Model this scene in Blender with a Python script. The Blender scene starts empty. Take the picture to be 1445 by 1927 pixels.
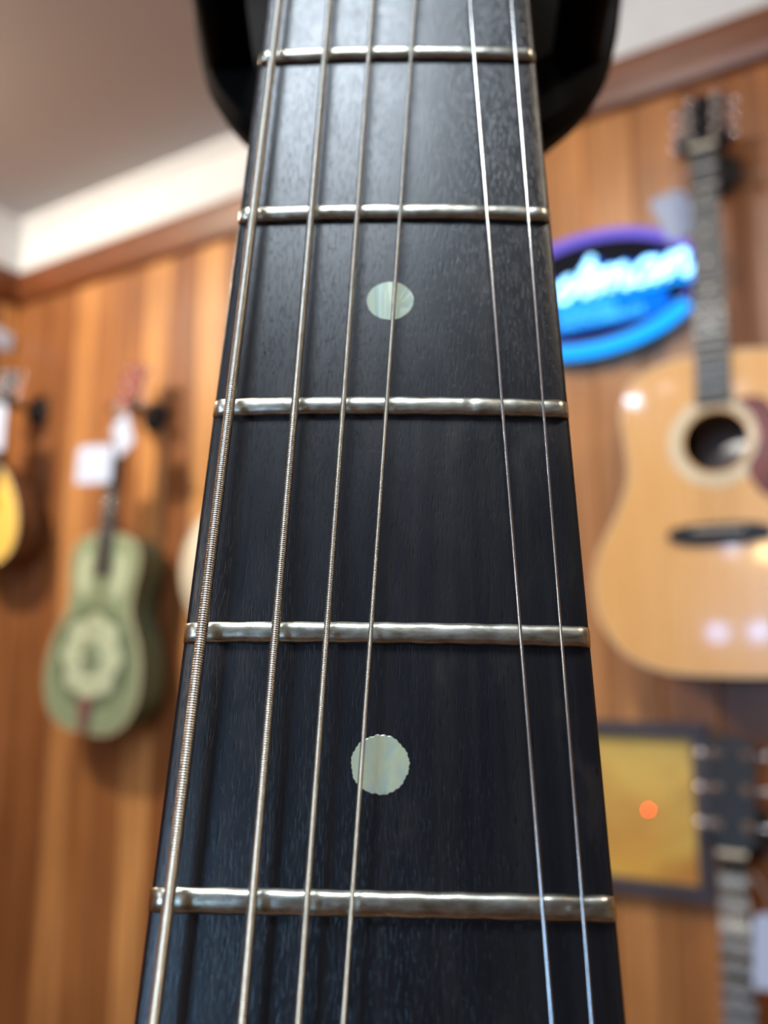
import bpy, bmesh, math, random
import numpy as np
from mathutils import Matrix, Vector
random.seed(7); rng = np.random.default_rng(7)
C = bpy.context.scene.collection
PI = math.pi

# ------------------------------------------------------------------ camera, world, lights, exposure
PITCH = math.radians(10.0)
CAM = Vector((0, 0, 1.55))
F_PX = 1625.0
cam_d = bpy.data.cameras.new('camera'); cam = bpy.data.objects.new('camera', cam_d); C.objects.link(cam)
cam.location = CAM; cam.rotation_euler = (PI/2 + PITCH, 0, 0)
cam_d.sensor_fit = 'VERTICAL'; cam_d.sensor_height = 36.0; cam_d.sensor_width = 27.0
cam_d.lens = F_PX/1927*36.0
cam_d.clip_start = 0.004; cam_d.clip_end = 50
cam_d.dof.use_dof = True; cam_d.dof.focus_distance = 0.101
cam_d.dof.aperture_fstop = cam_d.lens/2.2
cam_d.dof.aperture_blades = 0
bpy.context.scene.camera = cam
vs = bpy.context.scene.view_settings
vs.view_transform = 'Standard'; vs.look = 'None'; vs.gamma = 1.0; vs.exposure = -0.12
vs.use_curve_mapping = False

# shop wall frame: U runs right along the back wall, V up, W out of the wall into the shop
TH = math.radians(58.9)
EU = Vector((math.sin(TH), -math.cos(TH), 0)); NN = Vector((math.cos(TH), math.sin(TH), 0))
WALL_D = 1.62; CEIL = 2.93; UL = -2.33; UR = 3.2; DB = -3.5
def W(u, v, d):                       # d: distance from the camera's foot towards the wall
    return EU*u + NN*d + Vector((0, 0, v))
def wall_matrix(u, v, d, lean=0.0, swing=0.0):
    m = Matrix((EU, Vector((0, 0, 1)), -NN)).transposed().to_4x4()
    m.translation = W(u, v, d)
    return m @ Matrix.Rotation(math.radians(swing), 4, 'Y') @ Matrix.Rotation(math.radians(lean), 4, 'Z')
world = bpy.data.worlds.new('world'); bpy.context.scene.world = world; world.use_nodes = True
world.node_tree.nodes['Background'].inputs[0].default_value = (0.75, 0.85, 1, 1)
world.node_tree.nodes['Background'].inputs[1].default_value = 0.3
def area(name, u, v, d, size, power, col, tgt=None, sy=None):
    l = bpy.data.lights.new(name, 'AREA'); l.energy = power; l.color = col
    l.shape = 'RECTANGLE' if sy else 'DISK'; l.size = size
    if sy: l.size_y = sy
    o = bpy.data.objects.new(name, l); C.objects.link(o); o.location = W(u, v, d)
    t = W(*tgt) - o.location if tgt else Vector((0, 0, -1))
    o.rotation_euler = t.to_track_quat('-Z', 'Y').to_euler()
    return o
WARM = (1.0, 0.80, 0.58); NEUT = (1.0, 0.93, 0.84); COOL = (0.62, 0.80, 1.0)
WARM = (1.0, 0.86, 0.68)
CEILING_LIGHTS = [(-2.05, 0.40, 46, WARM, (-1.9, 2.0, 1.62)), (-0.55, 0.25, 14, NEUT, (-0.3, 1.9, 1.62)), (0.9, 0.3, 16, WARM, (0.9, 1.2, 1.62)),
                  (-0.8, -2.4, 15, NEUT, None)]
for q in CEILING_LIGHTS:
    area('ceiling_light', q[0], CEIL-0.03, q[1], 0.22, q[2], q[3], q[4])
area('board_sheen_light', 0.02, CEIL-0.02, -0.48, 0.5, 24, (0.78, 0.89, 1.0), None, 0.42)  # added overhead light, gives the upper fretboard its pale sheen
area('rear_cool_light', -0.30, 1.95, DB+0.03, 0.66, 42, (0.32, 0.62, 1.0), (0.0, 1.5, 1.0), 0.8)  # added cool light behind the camera for the board's blue sheen

# ------------------------------------------------------------------ materials
def s2l(c): return tuple(((x/255)/12.92 if x/255 <= 0.04045 else ((x/255+0.055)/1.055)**2.4) for x in c)
def rgb(*c): return (*s2l(c), 1)
class NT:
    def __init__(s, name):
        s.m = bpy.data.materials.new(name); s.m.use_nodes = True; s.t = s.m.node_tree; s.n = s.t.nodes
        s.b = s.n['Principled BSDF']
    def add(s, typ, **kw):
        x = s.n.new(typ)
        for k, v in kw.items():
            if k[0] == '_': x.inputs[k[1:].replace('_', ' ')].default_value = v
            else: setattr(x, k, v)
        return x
    def link(s, a, b): s.t.links.new(a, b)
    def coord(s, scale=(1, 1, 1), kind='Object'):
        tc = s.add('ShaderNodeTexCoord'); mp = s.add('ShaderNodeMapping'); mp.inputs['Scale'].default_value = scale
        s.link(tc.outputs[kind], mp.inputs['Vector']); return mp.outputs['Vector']
    def noise(s, vec, scale, detail=3, rough=0.55, dist=0):
        x = s.add('ShaderNodeTexNoise'); x.inputs['Scale'].default_value = scale; x.inputs['Detail'].default_value = detail
        x.inputs['Roughness'].default_value = rough; x.inputs['Distortion'].default_value = dist
        s.link(vec, x.inputs['Vector']); return x.outputs['Fac']
    def ramp(s, fac, stops, interp='LINEAR'):
        r = s.add('ShaderNodeValToRGB'); r.color_ramp.interpolation = interp; e = r.color_ramp.elements
        while len(e) > 1: e.remove(e[-1])
        e[0].position = stops[0][0]; e[0].color = stops[0][1]
        for p, c in stops[1:]:
            q = e.new(p); q.color = c
        s.link(fac, r.inputs['Fac']); return r.outputs['Color']
    def mix(s, fac, a, b, mode='MIX'):
        x = s.add('ShaderNodeMix', data_type='RGBA', blend_type=mode)
        for i, v in ((0, fac), (6, a), (7, b)):
            if hasattr(v, 'links'): s.link(v, x.inputs[i])
            else: x.inputs[i].default_value = v
        return x.outputs[2]
    def bump(s, h, strength, dist=0.001):
        x = s.add('ShaderNodeBump'); x.inputs['Strength'].default_value = strength; x.inputs['Distance'].default_value = dist
        s.link(h, x.inputs['Height']); s.link(x.outputs['Normal'], s.b.inputs['Normal'])
def plain(name, col, rough=0.5, metal=0.0, spec=0.5, coat=0.0, var=0.12, vs_=12.0, coat_rough=0.05):
    k = NT(name); c = rgb(*col)
    f = k.noise(k.coord(), vs_, 3)
    d = tuple(x*(1-var) for x in c[:3])+(1,); l = tuple(min(1, x*(1+var)) for x in c[:3])+(1,)
    k.link(k.ramp(f, [(0.3, d), (0.7, l)]), k.b.inputs['Base Color'])
    k.b.inputs['Roughness'].default_value = rough; k.b.inputs['Metallic'].default_value = metal
    k.b.inputs['Specular IOR Level'].default_value = spec
    k.b.inputs['Coat Weight'].default_value = coat; k.b.inputs['Coat Roughness'].default_value = coat_rough
    return k.m
def glow(name, col, strength):
    k = NT(name); c = rgb(*col)
    k.b.inputs['Base Color'].default_value = (c[0]*0.06, c[1]*0.06, c[2]*0.06, 1); k.b.inputs['Roughness'].default_value = 0.6; k.b.inputs['Specular IOR Level'].default_value = 0.05
    k.b.inputs['Emission Color'].default_value = c; k.b.inputs['Emission Strength'].default_value = strength
    return k.m
def wood(name, c1, c2, scale=(30, 3, 30), rough=0.35, coat=0.0, spec=0.5):
    k = NT(name); v = k.coord(scale)
    f = k.noise(v, 3, 5, 0.6, 0.3)
    k.link(k.ramp(f, [(0.3, rgb(*c1)), (0.7, rgb(*c2))]), k.b.inputs['Base Color'])
    k.b.inputs['Roughness'].default_value = rough; k.b.inputs['Coat Weight'].default_value = coat
    k.b.inputs['Coat Roughness'].default_value = 0.06; k.b.inputs['Specular IOR Level'].default_value = spec
    return k.m
def plank_mat(name, width=0.098, axis='X'):
    k = NT(name)
    tc = k.add('ShaderNodeTexCoord'); sp = k.add('ShaderNodeSeparateXYZ'); k.link(tc.outputs['Object'], sp.inputs[0])
    dv = k.add('ShaderNodeMath', operation='DIVIDE'); k.link(sp.outputs[axis], dv.inputs[0]); dv.inputs[1].default_value = width
    fl = k.add('ShaderNodeMath', operation='FLOOR'); k.link(dv.outputs[0], fl.inputs[0])
    wn = k.add('ShaderNodeTexWhiteNoise', noise_dimensions='1D'); k.link(fl.outputs[0], wn.inputs['W'])
    tone = k.ramp(wn.outputs['Value'], [(0.0, rgb(140, 88, 50)), (0.25, rgb(172, 116, 68)), (0.5, rgb(192, 134, 80)), (0.75, rgb(204, 148, 92)), (1.0, rgb(212, 152, 76))])
    # each board's grain is shifted by its own offset
    off = k.add('ShaderNodeCombineXYZ'); k.link(wn.outputs['Value'], off.inputs['Z'])
    va = k.add('ShaderNodeVectorMath', operation='MULTIPLY_ADD'); k.link(off.outputs[0], va.inputs[0]); va.inputs[1].default_value = (9, 9, 9)
    k.link(tc.outputs['Object'], va.inputs[2])
    mp = k.add('ShaderNodeMapping'); mp.inputs['Scale'].default_value = (26, 1.3, 26); k.link(va.outputs[0], mp.inputs['Vector'])
    g = k.noise(mp.outputs[0], 1.6, 6, 0.6, 0.4)
    gr = k.ramp(g, [(0.28, (0.50, 0.45, 0.40, 1)), (0.5, (0.9, 0.9, 0.9, 1)), (0.72, (1.2, 1.2, 1.15, 1))])
    c = k.mix(1.0, tone, gr, 'MULTIPLY')
    big = k.noise(tc.outputs['Object'], 1.7, 2)
    c = k.mix(1.0, c, k.ramp(big, [(0.35, (0.82, 0.78, 0.72, 1)), (0.65, (1.12, 1.12, 1.1, 1))]), 'MULTIPLY')
    k.link(c, k.b.inputs['Base Color'])
    k.b.inputs['Roughness'].default_value = 0.38; k.bump(g, 0.15, 0.002)
    return k.m
def ebony():
    k = NT('ebony_fretboard')
    tc = k.add('ShaderNodeTexCoord')
    def nz(scale, s, det=4, rough=0.6, dist=0.0):
        mp = k.add('ShaderNodeMapping'); mp.inputs['Scale'].default_value = scale; k.link(tc.outputs['Object'], mp.inputs['Vector'])
        return k.noise(mp.outputs[0], s, det, rough, dist)
    pores = nz((5600, 560, 5600), 1.0, 2, 0.5, 0.05)
    pores2 = nz((2600, 300, 2600), 1.0, 2, 0.5, 0.2)
    streak = nz((420, 14, 420), 1.0, 4, 0.6, 0.5)
    patch = nz((170, 75, 170), 1.0, 3, 0.6)
    speck = nz((4200, 4200, 4200), 1.0, 2, 0.5)
    c = k.ramp(streak, [(0.30, rgb(9, 12, 20)), (0.5, rgb(15, 17, 23)), (0.68, rgb(27, 26, 28))])
    c = k.mix(k.ramp(patch, [(0.60, (0, 0, 0, 1)), (0.72, (0.45, 0.45, 0.45, 1))]), c, rgb(52, 44, 40))
    c = k.mix(k.ramp(pores, [(0.30, (1, 1, 1, 1)), (0.40, (0, 0, 0, 1))]), c, rgb(4, 4, 6))
    c = k.mix(k.ramp(pores2, [(0.27, (0.8, 0.8, 0.8, 1)), (0.36, (0, 0, 0, 1))]), c, rgb(6, 6, 9))
    c = k.mix(k.ramp(speck, [(0.79, (0, 0, 0, 1)), (0.83, (0.5, 0.5, 0.5, 1))]), c, rgb(150, 145, 135))
    k.link(c, k.b.inputs['Base Color'])
    r = k.ramp(patch, [(0.3, (0.30, 0.30, 0.30, 1)), (0.7, (0.36, 0.36, 0.36, 1))])
    k.link(r, k.b.inputs['Roughness'])
    k.b.inputs['Specular IOR Level'].default_value = 0.5
    mx = k.add('ShaderNodeMath', operation='MINIMUM')
    pr = k.add('ShaderNodeMapRange'); k.link(pores, pr.inputs[0]); pr.inputs[1].default_value = 0.3; pr.inputs[2].default_value = 0.45
    pr2 = k.add('ShaderNodeMapRange'); k.link(pores2, pr2.inputs[0]); pr2.inputs[1].default_value = 0.26; pr2.inputs[2].default_value = 0.4
    k.link(pr.outputs[0], mx.inputs[0]); k.link(pr2.outputs[0], mx.inputs[1])
    ad = k.add('ShaderNodeMath', operation='MULTIPLY_ADD'); k.link(speck, ad.inputs[0]); ad.inputs[1].default_value = 0.35; k.link(mx.outputs[0], ad.inputs[2])
    k.bump(ad.outputs[0], 0.42, 0.00003)
    return k.m
def nickel():
    k = NT('fret_nickel')
    tc = k.add('ShaderNodeTexCoord')
    def nz(scale, s, det=4):
        mp = k.add('ShaderNodeMapping'); mp.inputs['Scale'].default_value = scale; k.link(tc.outputs['Object'], mp.inputs['Vector'])
        return k.noise(mp.outputs[0], s, det, 0.65)
    a = nz((300, 900, 900), 1.0); b = nz((120, 500, 500), 1.0, 5)
    c = k.ramp(a, [(0.3, rgb(158, 148, 124)), (0.55, rgb(196, 194, 180)), (0.75, rgb(222, 222, 214))])
    c = k.mix(k.ramp(b, [(0.60, (0, 0, 0, 1)), (0.70, (0.7, 0.7, 0.7, 1))]), c, rgb(112, 84, 62))
    k.link(c, k.b.inputs['Base Color']); k.b.inputs['Metallic'].default_value = 1.0
    k.link(k.ramp(b, [(0.35, (0.24, 0.24, 0.24, 1)), (0.7, (0.42, 0.42, 0.42, 1))]), k.b.inputs['Roughness'])
    k.bump(a, 0.25, 0.0001)
    return k.m
def pearl():
    k = NT('pearl_inlay')
    tc = k.add('ShaderNodeTexCoord')
    mp = k.add('ShaderNodeMapping'); mp.inputs['Scale'].default_value = (260, 60, 200); mp.inputs['Rotation'].default_value = (0, 0, 0.25)
    k.link(tc.outputs['Object'], mp.inputs['Vector'])
    f = k.noise(mp.outputs[0], 1.0, 4, 0.5, 1.2)
    c = k.ramp(f, [(0.25, rgb(140, 165, 160)), (0.42, rgb(186, 202, 184)), (0.55, rgb(206, 212, 176)), (0.66, rgb(176, 196, 200)), (0.8, rgb(226, 218, 196))])
    k.link(c, k.b.inputs['Base Color']); k.b.inputs['Roughness'].default_value = 0.22
    k.b.inputs['Coat Weight'].default_value = 0.5; k.b.inputs['Metallic'].default_value = 0.25
    k.b.inputs['Emission Strength'].default_value = 0.0
    k.bump(f, 0.5, 0.0004)
    return k.m
M = dict(
    plank=plank_mat('wall_planks'), plank_left=plank_mat('left_wall_planks', 0.12),
    trim=wood('dark_wood_trim', (86, 46, 22), (124, 70, 36), (3, 30, 30)),
    white=plain('white_paint', (206, 209, 212), 0.6, var=0.03), ceiling=plain('ceiling_paint', (186, 188, 192), 0.8, var=0.03, vs_=2),
    floor=wood('floor_boards', (96, 60, 34), (140, 92, 54), (4, 30, 4)), plaster=plain('plaster', (190, 176, 158), 0.8, var=0.04),
    ebony=ebony(), nickel=nickel(), pearl=pearl(),
    bronze=plain('wound_string', (206, 198, 182), 0.30, 1.0, var=0.12, vs_=900), steel=plain('plain_steel_string', (215, 214, 212), 0.2, 1.0, var=0.05, vs_=600),
    mahogany=wood('mahogany_neck', (70, 36, 22), (108, 60, 36), (60, 6, 60), 0.3, 0.3),
    black=plain('black_rubber', (5, 5, 5), 0.8, spec=0.12), blackgloss=plain('black_gloss', (12, 12, 16), 0.4, spec=0.35, coat=0.08),
    slate=plain('dark_fingerboard', (36, 38, 42), 0.5), spruce=wood('spruce_top', (224, 166, 96), (240, 190, 122), (60, 2, 60), 0.22, 0.9),
    side=wood('rosewood_side', (62, 36, 24), (98, 58, 36), (3, 40, 40), 0.3, 0.5), cream=plain('cream_binding', (222, 208, 176), 0.4, var=0.04),
    tortoise=plain('tortoiseshell', (112, 40, 34), 0.2, coat=0.6, var=0.55, vs_=40), chrome=plain('chrome', (238, 238, 242), 0.24, 1.0, var=0.02),
    fretlight=plain('bright_fret', (176, 180, 178), 0.4, 0.6, var=0.03), bone=plain('bone', (226, 218, 196), 0.4, var=0.03),
    paper=plain('white_paper', (196, 211, 238), 0.7, var=0.03), thread=plain('white_thread', (225, 225, 225), 0.8),
    green=plain('pale_green_lacquer', (150, 172, 138), 0.32, 0.25, coat=0.3, var=0.10, vs_=20), greenm=plain('mid_green_lacquer', (112, 132, 104), 0.34, 0.2, coat=0.3), greend=plain('dark_green_lacquer', (74, 92, 74), 0.34, 0.2, coat=0.3, var=0.15, vs_=20),
    greenl=plain('light_green_plate', (198, 214, 182), 0.35, 0.15, var=0.06, vs_=60), redwood=wood('red_brown_wood', (118, 50, 30), (150, 70, 44), (40, 4, 40)),
    reddark=plain('reddish_grey_tailpiece', (140, 104, 98), 0.4, 0.3), yellow=wood('yellow_spruce', (238, 196, 84), (248, 214, 116), (60, 3, 60), 0.3, 0.4),
    skin=plain('cream_drum_skin', (236, 230, 208), 0.6, var=0.03), frame=plain('grey_frame', (72, 68, 76), 0.4, var=0.1),
    hook=plain('black_foam', (20, 22, 28), 0.6), brown=wood('hanger_wood', (70, 42, 28), (104, 66, 44)),
)

# ------------------------------------------------------------------ helpers
def finish(o, m, parent=None, smooth=True):
    o.data.materials.append(m)
    if smooth:
        o.data.shade_smooth() if hasattr(o.data, 'shade_smooth') else None
    C.objects.link(o)
    if parent is not None: o.parent = parent
    return o
def mesh(name, verts, faces, m, parent=None, smooth=False):
    me = bpy.data.meshes.new(name); me.from_pydata([tuple(v) for v in verts], [], faces); me.update()
    return finish(bpy.data.objects.new(name, me), m, parent, smooth)
def bmobj(name, bm, m, parent=None, smooth=False):
    bmesh.ops.recalc_face_normals(bm, faces=bm.faces)
    me = bpy.data.meshes.new(name); bm.to_mesh(me); bm.free()
    return finish(bpy.data.objects.new(name, me), m, parent, smooth)
def bx(bm, c, s, bev=0.0, rot=None, seg=2):
    r = bmesh.ops.create_cube(bm, size=1.0); vv = r['verts']
    bmesh.ops.scale(bm, vec=s, verts=vv)
    if bev:
        ed = list({e for v in vv for e in v.link_edges})
        g = bmesh.ops.bevel(bm, geom=ed, offset=bev, segments=seg, affect='EDGES', profile=0.5)
        vv = list({v for f in g['faces'] for v in f.verts} | {v for v in vv if v.is_valid})
    if rot is not None: bmesh.ops.rotate(bm, cent=(0, 0, 0), matrix=rot, verts=vv)
    bmesh.ops.translate(bm, vec=c, verts=vv)
def box(name, c, s, m, parent=None, bev=0.0, rot=None):
    bm = bmesh.new(); bx(bm, c, s, bev, rot); return bmobj(name, bm, m, parent)
def tube_data(pts, rad, seg=8, flat=1.0, normal=None):
    """closed tube along a polyline; rad number or list; flat squashes it along `normal`"""
    pts = [Vector(p) for p in pts]; n = len(pts); V = []; Fc = []
    up = Vector(normal) if normal is not None else None
    prev = None
    for i, p in enumerate(pts):
        t = (pts[min(i+1, n-1)] - pts[max(i-1, 0)]).normalized()
        if up is not None: a = t.cross(up).normalized(); b = up.normalized()
        else:
            ref = prev if prev is not None else (Vector((0, 0, 1)) if abs(t.z) < 0.9 else Vector((1, 0, 0)))
            a = ref - t*ref.dot(t); a.normalize(); b = t.cross(a); prev = a
        r = rad[i] if isinstance(rad, (list, tuple)) else rad
        for j in range(seg):
            q = 2*PI*j/seg
            V.append(p + a*(r*math.cos(q)) + b*(r*flat*math.sin(q)))
    for i in range(n-1):
        for j in range(seg):
            a0 = i*seg+j; a1 = i*seg+(j+1) % seg
            Fc.append((a0, a1, a1+seg, a0+seg))
    Fc.append(tuple(range(seg-1, -1, -1))); Fc.append(tuple((n-1)*seg+j for j in range(seg)))
    return V, Fc
def tube(name, pts, rad, m, parent=None, seg=8, flat=1.0, normal=None):
    V, Fc = tube_data(pts, rad, seg, flat, normal); return mesh(name, V, Fc, m, parent, True)
def join(name, datas, m, parent=None, smooth=True):
    V = []; Fc = []
    for v, f in datas:
        k = len(V); V += list(v); Fc += [tuple(i+k for i in q) for q in f]
    return mesh(name, V, Fc, m, parent, smooth)
def spline(pts, sub=8, closed=False):
    P = [np.array(p, float) for p in pts]; n = len(P); out = []
    rngi = range(n) if closed else range(n-1)
    for i in rngi:
        if closed: p0, p1, p2, p3 = P[(i-1) % n], P[i], P[(i+1) % n], P[(i+2) % n]
        else: p0, p1, p2, p3 = P[max(i-1, 0)], P[i], P[i+1], P[min(i+2, n-1)]
        for k in range(sub):
            t = k/sub
            out.append(0.5*((2*p1)+(-p0+p2)*t+(2*p0-5*p1+4*p2-p3)*t*t+(-p0+3*p1-3*p2+p3)*t**3))
    if not closed: out.append(P[-1])
    return [tuple(p) for p in out]
def lathe(name, prof, m, parent=None, seg=32, axis='Z', loc=(0, 0, 0)):
    V = []; Fc = []; n = len(prof)
    for j in range(seg):
        q = 2*PI*j/seg
        for r, h in prof:
            v = (r*math.cos(q), r*math.sin(q), h)
            if axis == 'X': v = (h, r*math.cos(q), r*math.sin(q))
            if axis == 'Y': v = (r*math.sin(q), h, r*math.cos(q))
            V.append((v[0]+loc[0], v[1]+loc[1], v[2]+loc[2]))
    for j in range(seg):
        for i in range(n-1):
            a = j*n+i; b = ((j+1) % seg)*n+i
            Fc.append((a, b, b+1, a+1))
    Fc.append(tuple(j*n for j in range(seg))); Fc.append(tuple(j*n+n-1 for j in reversed(range(seg))))
    return mesh(name, V, Fc, m, parent, True)
def flat_poly(bm, outer, holes, z):
    ed = []
    for loop in [outer]+holes:
        vv = [bm.verts.new((x, y, z)) for x, y in loop]
        ed += [bm.edges.new((vv[i], vv[(i+1) % len(vv)])) for i in range(len(vv))]
    bmesh.ops.triangle_fill(bm, edges=ed, use_beauty=True)
def plate(name, outer, z0, z1, m, parent=None, holes=(), bev=0.0, smooth=False):
    """solid plate with outline `outer` between z0 and z1 (edge eased by bev)"""
    bm = bmesh.new(); holes = list(holes)
    cx = sum(p[0] for p in outer)/len(outer); cy = sum(p[1] for p in outer)/len(outer)
    def inset(l, d):
        n = len(l); o = []
        area2 = sum(l[i][0]*l[(i+1) % n][1]-l[(i+1) % n][0]*l[i][1] for i in range(n)); sg = 1 if area2 > 0 else -1
        for i in range(n):
            a, b, c = l[i-1], l[i], l[(i+1) % n]
            tx, ty = c[0]-a[0], c[1]-a[1]; L_ = math.hypot(tx, ty) or 1
            o.append((b[0]-sg*ty/L_*d, b[1]+sg*tx/L_*d))
        return o
    levels = [(0, z0), (0, z1)] if not bev else [(0, z0), (0, z1-bev), (bev*0.3, z1-bev*0.3), (bev, z1)]
    loops = [[bm.verts.new((x, y, z)) for x, y in inset(outer, d)] for d, z in levels]
    n = len(outer)
    for a, b in zip(loops, loops[1:]):
        for i in range(n): bm.faces.new((a[i], a[(i+1) % n], b[(i+1) % n], b[i]))
    def cap(loop, z, hs):
        ed = [bm.edges.get((loop[i], loop[(i+1) % n])) for i in range(n)]; rings = []
        for h in hs:
            hv = [bm.verts.new((x, y, z)) for x, y in h]; rings.append(hv)
            ed += [bm.edges.new((hv[i], hv[(i+1) % len(hv)])) for i in range(len(hv))]
        bmesh.ops.triangle_fill(bm, edges=ed, use_beauty=True)
        return rings
    r0 = cap(loops[0], z0, holes); r1 = cap(loops[-1], levels[-1][1], holes)
    for a, b in zip(r0, r1):
        k = len(a)
        for i in range(k): bm.faces.new((a[i], a[(i+1) % k], b[(i+1) % k], b[i]))
    return bmobj(name, bm, m, parent, smooth)
def circle(cx, cy, r, n=40, ry=None):
    ry = ry or r
    return [(cx+r*math.cos(2*PI*i/n), cy+ry*math.sin(2*PI*i/n)) for i in range(n)]
def tag(o, label, cat, group=None, kind=None):
    if label: o['label'] = label
    if cat: o['category'] = cat
    if group: o['group'] = group
    if kind: o['kind'] = kind
    return o
def root(name, mat, label, cat, group=None):
    o = bpy.data.objects.new(name, None); o.empty_display_size = 0.02; C.objects.link(o); o.matrix_world = mat
    return tag(o, label, cat, group)
def struct(o): o['kind'] = 'structure'; return o
def place(o, mat): o.matrix_world = mat; return o

# ------------------------------------------------------------------ room
def planked(name, x0, x1, h, width, m, mat):
    """vertical boards with shallow V grooves, one mesh, local x along wall, y up, z out"""
    V = []; Fc = []; xs = []
    k0 = math.floor(x0/width); x = k0*width; g = 0.004
    prof = []
    while x < x1+width:
        prof += [(x-g, 0), (x, -0.004), (x+g, 0)]; x += width
    prof = [(min(max(a, x0), x1), b) for a, b in prof]
    for i, (a, b) in enumerate(prof): V += [(a, 0, b), (a, h, b)]
    for i in range(len(prof)-1):
        if prof[i+1][0] > prof[i][0]: Fc.append((2*i, 2*i+2, 2*i+3, 2*i+1))
    k = len(V); V += [(x0, 0, -0.05), (x1, 0, -0.05), (x1, h, -0.05), (x0, h, -0.05)]; Fc.append((k+3, k+2, k+1, k))
    o = mesh(name, V, Fc, m); place(o, mat); return struct(o)
planked('wall_back', UL-0.05, UR, CEIL, 0.098, M['plank'], wall_matrix(0, 0, WALL_D))
ml = Matrix((NN, Vector((0, 0, 1)), EU)).transposed().to_4x4(); ml.translation = W(UL, 0, 0)
planked('wall_left', DB, WALL_D, CEIL, 0.12, M['plank_left'], ml)
def wbox(name, u0, u1, v0, v1, d0, d1, m, bev=0.0):
    o = box(name, ((u0+u1)/2, (v0+v1)/2, -(d0+d1)/2), (u1-u0, v1-v0, d1-d0), m, None, bev)
    return place(o, wall_matrix(0, 0, 0))
struct(wbox('floor', UL-0.05, UR+0.05, -0.05, 0, DB-0.05, WALL_D+0.05, M['floor']))
struct(wbox('ceiling', UL-0.05, UR+0.05, CEIL, CEIL+0.05, DB-0.05, WALL_D+0.05, M['ceiling']))
struct(wbox('wall_right', UR, UR+0.05, 0, CEIL, DB, WALL_D, M['plaster']))
# rear wall with an opening for the little two-pane window
WU0, WU1, WV0, WV1 = -1.27, -0.76, 1.66, 1.88
for a in ((UL, WU0, 0, CEIL), (WU1, -0.65, 0, CEIL), (0.05, UR, 0, CEIL), (-0.65, 0.05, 0, 1.53), (-0.65, 0.05, 2.37, CEIL), (WU0, WU1, 0, WV0), (WU0, WU1, WV1, CEIL)):
    struct(wbox('wall_rear', a[0], a[1], a[2], a[3], DB-0.05, DB, M['plaster']))
wf = bmesh.new()
mw = wall_matrix(0, 0, 0)
for c, s in (((-1.015, WV0+0.01, -DB), (WU1-WU0, 0.02, 0.05)), ((-1.015, WV1-0.01, -DB), (WU1-WU0, 0.02, 0.05)), ((WU0+0.01, 1.77, -DB), (0.02, 0.22, 0.05)),
             ((WU1-0.01, 1.77, -DB), (0.02, 0.22, 0.05)), ((-1.015, 1.77, -DB), (0.06, 0.22, 0.05))):
    bx(wf, c, s)
struct(place(bmobj('window_1', wf, M['white']), mw))
for uc in (-1.15, -0.88):
    area('rear_cool_light', uc, 1.77, DB+0.03, 0.12, 1.5, (0.26, 0.50, 1.0), (uc, 1.6, 1.6), 0.11)
wf = bmesh.new()
for c, sz in (((-0.30, 1.54, -DB), (0.70, 0.02, 0.06)), ((-0.30, 2.36, -DB), (0.70, 0.02, 0.06)), ((-0.64, 1.95, -DB), (0.02, 0.84, 0.06)), ((0.04, 1.95, -DB), (0.02, 0.84, 0.06))):
    bx(wf, c, sz)
struct(place(bmobj('sheen_window', wf, M['white']), mw))  # added window frame round the light for the blue sheen
# back wall: dark timber rail below a white cove
def strip(name, prof, u0, u1, m, mat):
    V = []; n = len(prof)
    for u in (u0, u1): V += [(u, y, z) for y, z in prof]
    Fc = [(i, (i+1) % n, n+(i+1) % n, n+i) for i in range(n)] + [tuple(range(n))[::-1], tuple(range(n, 2*n))]
    bm = bmesh.new(); vv = [bm.verts.new(v) for v in V]
    for f in Fc: bm.faces.new([vv[i] for i in f])
    return struct(place(bmobj(name, bm, m), mat))
rail = [(2.665, 0), (2.765, 0), (2.765, 0.030), (2.750, 0.034), (2.69, 0.026), (2.672, 0.020)]
cove = [(2.765, 0), (CEIL, 0), (CEIL, 0.075)]+[(CEIL-0.075+0.0*i-0.055*math.sin(i*PI/14)+0.07*(1-math.cos(i*PI/14))*0, 0.075-0.055*math.sin(i*PI/14)*0.9-0.002*i) for i in range(1, 7)]+[(2.785, 0.014), (2.765, 0.014)]
cove = [(2.765, 0), (CEIL, 0), (CEIL, 0.05), (CEIL-0.012, 0.05), (CEIL-0.03, 0.030), (CEIL-0.055, 0.020), (CEIL-0.08, 0.016), (2.765, 0.014)]
strip('trim_1', rail, UL, UR, M['trim'], wall_matrix(0, 0, WALL_D)); strip('trim_2', cove, UL, UR, M['white'], wall_matrix(0, 0, WALL_D))
strip('trim_3', rail, DB, WALL_D, M['trim'], ml); strip('trim_4', cove, DB, WALL_D, M['white'], ml)

# recessed ceiling lamps (their lit lenses show up as glints on the glossy guitars)
lens_hot = glow('lamp_lens_cool', (215, 235, 255), 260); lens_soft = glow('lamp_lens_soft', (235, 220, 235), 30)
for i, (u, d, mt) in enumerate([(-1.14, -1.48, lens_hot), (-1.32, -1.80, lens_soft), (-0.94, -1.35, lens_soft), (-0.62, -1.53, lens_soft)]):
    r = root('ceiling_lamp', wall_matrix(u, CEIL, d), ['recessed ceiling lamp with the brightest cool lens, behind the viewer', 'recessed ceiling lamp furthest left behind the viewer', 'recessed ceiling lamp nearest the plank wall', 'recessed ceiling lamp furthest right behind the viewer'][i], 'lamp', 'recessed ceiling lamps')
    lathe('lamp_ring', [(0.035, -0.012), (0.05, -0.010), (0.055, 0.0)], M['white'], r, 24, 'Y')
    lathe('lamp_lens', [(0.001, -0.014), (0.035, -0.013)], mt, r, 24, 'Y')

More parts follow.
